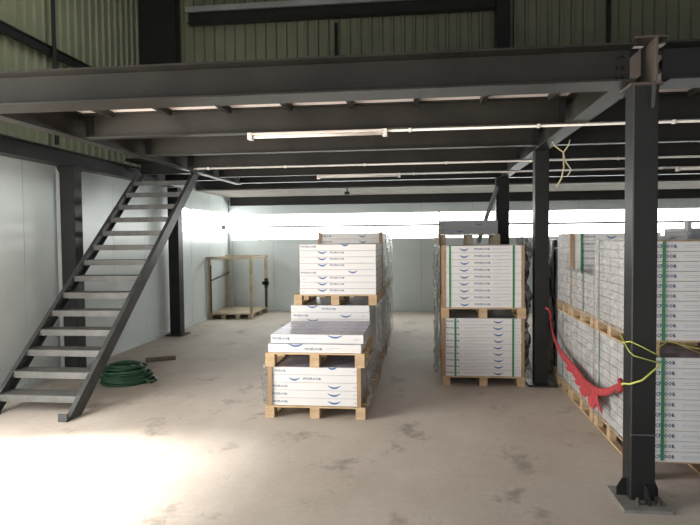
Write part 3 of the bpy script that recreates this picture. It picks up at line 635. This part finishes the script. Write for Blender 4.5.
for ya, yb, dz in ((6.3, 5.9, .06), (5.92, 5.66, .10), (5.74, 5.44, .15), (5.46, 5.16, .19)):
    n = 7; va = []
    for r_ in range(5):
        for c_ in range(n):
            u = c_ / (n - 1); y = ya + (yb - ya) * u; y += (0.5 - u) * abs(yb - ya) * .25 * (r_ / 4) ; z0 = .37 + .05 * abs(y - 5.6)
            va.append((.0 + .012 * math.sin(c_ * 1.7 + r_), y - 7.08, z0 - dz * (r_ / 4) * (.7 + .2 * math.sin(c_ * 1.3 + ya) + .1 * math.sin(c_ * 3.1)) - .8))
    fs = [(r_ * n + c_, r_ * n + c_ + 1, (r_ + 1) * n + c_ + 1, (r_ + 1) * n + c_) for r_ in range(4) for c_ in range(n - 1)]
    b.add(va, fs, 'red'); b.add([(x_ + .006, y_, z_) for x_, y_, z_ in va], [f[::-1] for f in fs], 'red')
b.build('fringe', hm, True)
b = MB(); b.tube([(0, -2.48, -.20), (.0, -2.45, -.165), (.015, -2.42, -.19), (-.005, -2.46, -.235), (0, -2.49, -.20)], .022, 'red', 8); b.build('knot', hm, True)
b = MB(); b.tube([(.0, .05, -.06), (.0, .0, .0), (-.02, -.0, .06), (-.06, -.0, .09)], .012, 'red', 8); b.build('tie_end', hm, True)
rp = empty('cord', (1.35, 4.05, .8), 'yellow-green cord wrapped round the front column tying up the hammock', 'cord')
def cord(pts, r): b = MB(); b.tube([(x - 1.35, y - 4.05, z - .8) for x, y, z in pts], r, 'rope', 6); b.build('strand', rp, True)
cord([(1.42, 4.60, .615), (1.33, 4.22, .70), (1.277, 4.12, .735), (1.277, 3.975, .765), (1.35, 3.975, .79), (1.452, 3.975, .885), (1.456, 4.06, .90)], .0065)
cord([(1.277, 4.17, .99), (1.277, 3.975, 1.035), (1.30, 3.973, .93), (1.36, 3.975, .91)][:2] + [(1.35, 3.975, 1.00), (1.452, 3.975, .945), (1.456, 4.06, .93)], .004)
cord([(1.277, 4.17, 1.05), (1.277, 4.05, .99), (1.277, 3.975, .965), (1.30, 3.974, .945), (1.452, 3.975, .900), (1.456, 4.06, .90)], .004)
cord([(1.456, 4.10, .95), (1.62, 4.30, .985), (1.75, 4.33, .95), (1.95, 4.33, .90)], .004)
b = MB(); b.tube([(1.31, 6.5, 2.662), (1.33, 6.49, 2.62), (1.42, 6.5, 2.55), (1.44, 6.5, 2.46), (1.50, 6.5, 2.37), (1.46, 6.5, 2.31)], .007, 'string', 6)
b.tube([(1.42, 6.5, 2.55), (1.425, 6.5, 2.40), (1.40, 6.5, 2.28), (1.35, 6.5, 2.20)], .008, 'string', 6); b.tube([(1.42, 6.5, 2.55), (1.47, 6.5, 2.62), (1.485, 6.5, 2.68)], .007, 'string', 6)
tag(b.build('hanging_string', None, True), 'tangled yellow string dangling from the main beam by the second column', 'string')

# ------------------------------------------------------------------ tube lights and conduits
def fixture(x, y, z, label, L=1.24):
    e = empty('tube_light', (x, y, z), label, 'tube light', 'fluorescent tube lights')
    b = MB(); b.box(-L / 2, L / 2, -.03, .03, -.012, 0, 'lamp'); b.box(-L / 2, L / 2, -.045, .045, -.02, -.012, 'lamp'); b.build('housing', e)
    b = MB(); b.tube([(-L / 2 + .03, -.012, -.037), (L / 2 - .03, -.012, -.037)], .014, 'tube', 8); b.build('tube', e, True)
    for s in (-1, 1):
        b = MB(); b.box(s * L / 2 - .02, s * L / 2 + .02, -.045, .04, -.06, 0, 'lamp'); b.build('end_cap', e)
fixture(-.965, 5.53, 2.671, 'long pale tube light under the first joist, above the front stack')
fixture(-.99, 9.33, 2.671, 'tube light under the fourth joist, far back over the centre row')
fixture(4.25, 9.33, 2.671, 'tube light under the fourth joist, far back over the wrapped row')
def conduit(x0, x1, y, label):
    e = empty('conduit', ((x0 + x1) / 2, y, 2.655), label, 'conduit', 'white conduits under joists'); h = (x1 - x0) / 2
    b = MB(); b.tube([(-h, 0, 0), (h, 0, 0)], .011, 'conduit', 8); b.build('pipe', e, True)
    n = max(2, int((x1 - x0) / 1.0)); 
    for i in range(n):
        xx = -h + .2 + (2 * h - .4) * i / (n - 1); b = MB(); b.box(xx - .012, xx + .012, -.016, .016, -.016, .017, 'conduit'); b.build('clip', e)
conduit(-.32, 9, 5.515, 'white conduit under the first joist, leading from the near tube light')
conduit(-3.1, 9, 8.03, 'white conduit under the third joist across the whole mezzanine')
conduit(-.35, 3.6, 9.32, 'white conduit under the fourth joist, leading from the far tube light')
jb = empty('junction_box', (-1.47, 11.75, 2.55), 'small dark fitting hanging from the rusty rear joist', 'fitting')
b = MB(); b.tube([(0, 0, .11), (0, 0, .04)], .012, 'steel', 6); b.build('stem', jb); b = MB(); b.box(-.05, .05, -.03, .03, -.02, .04, 'steel'); b.build('box', jb)
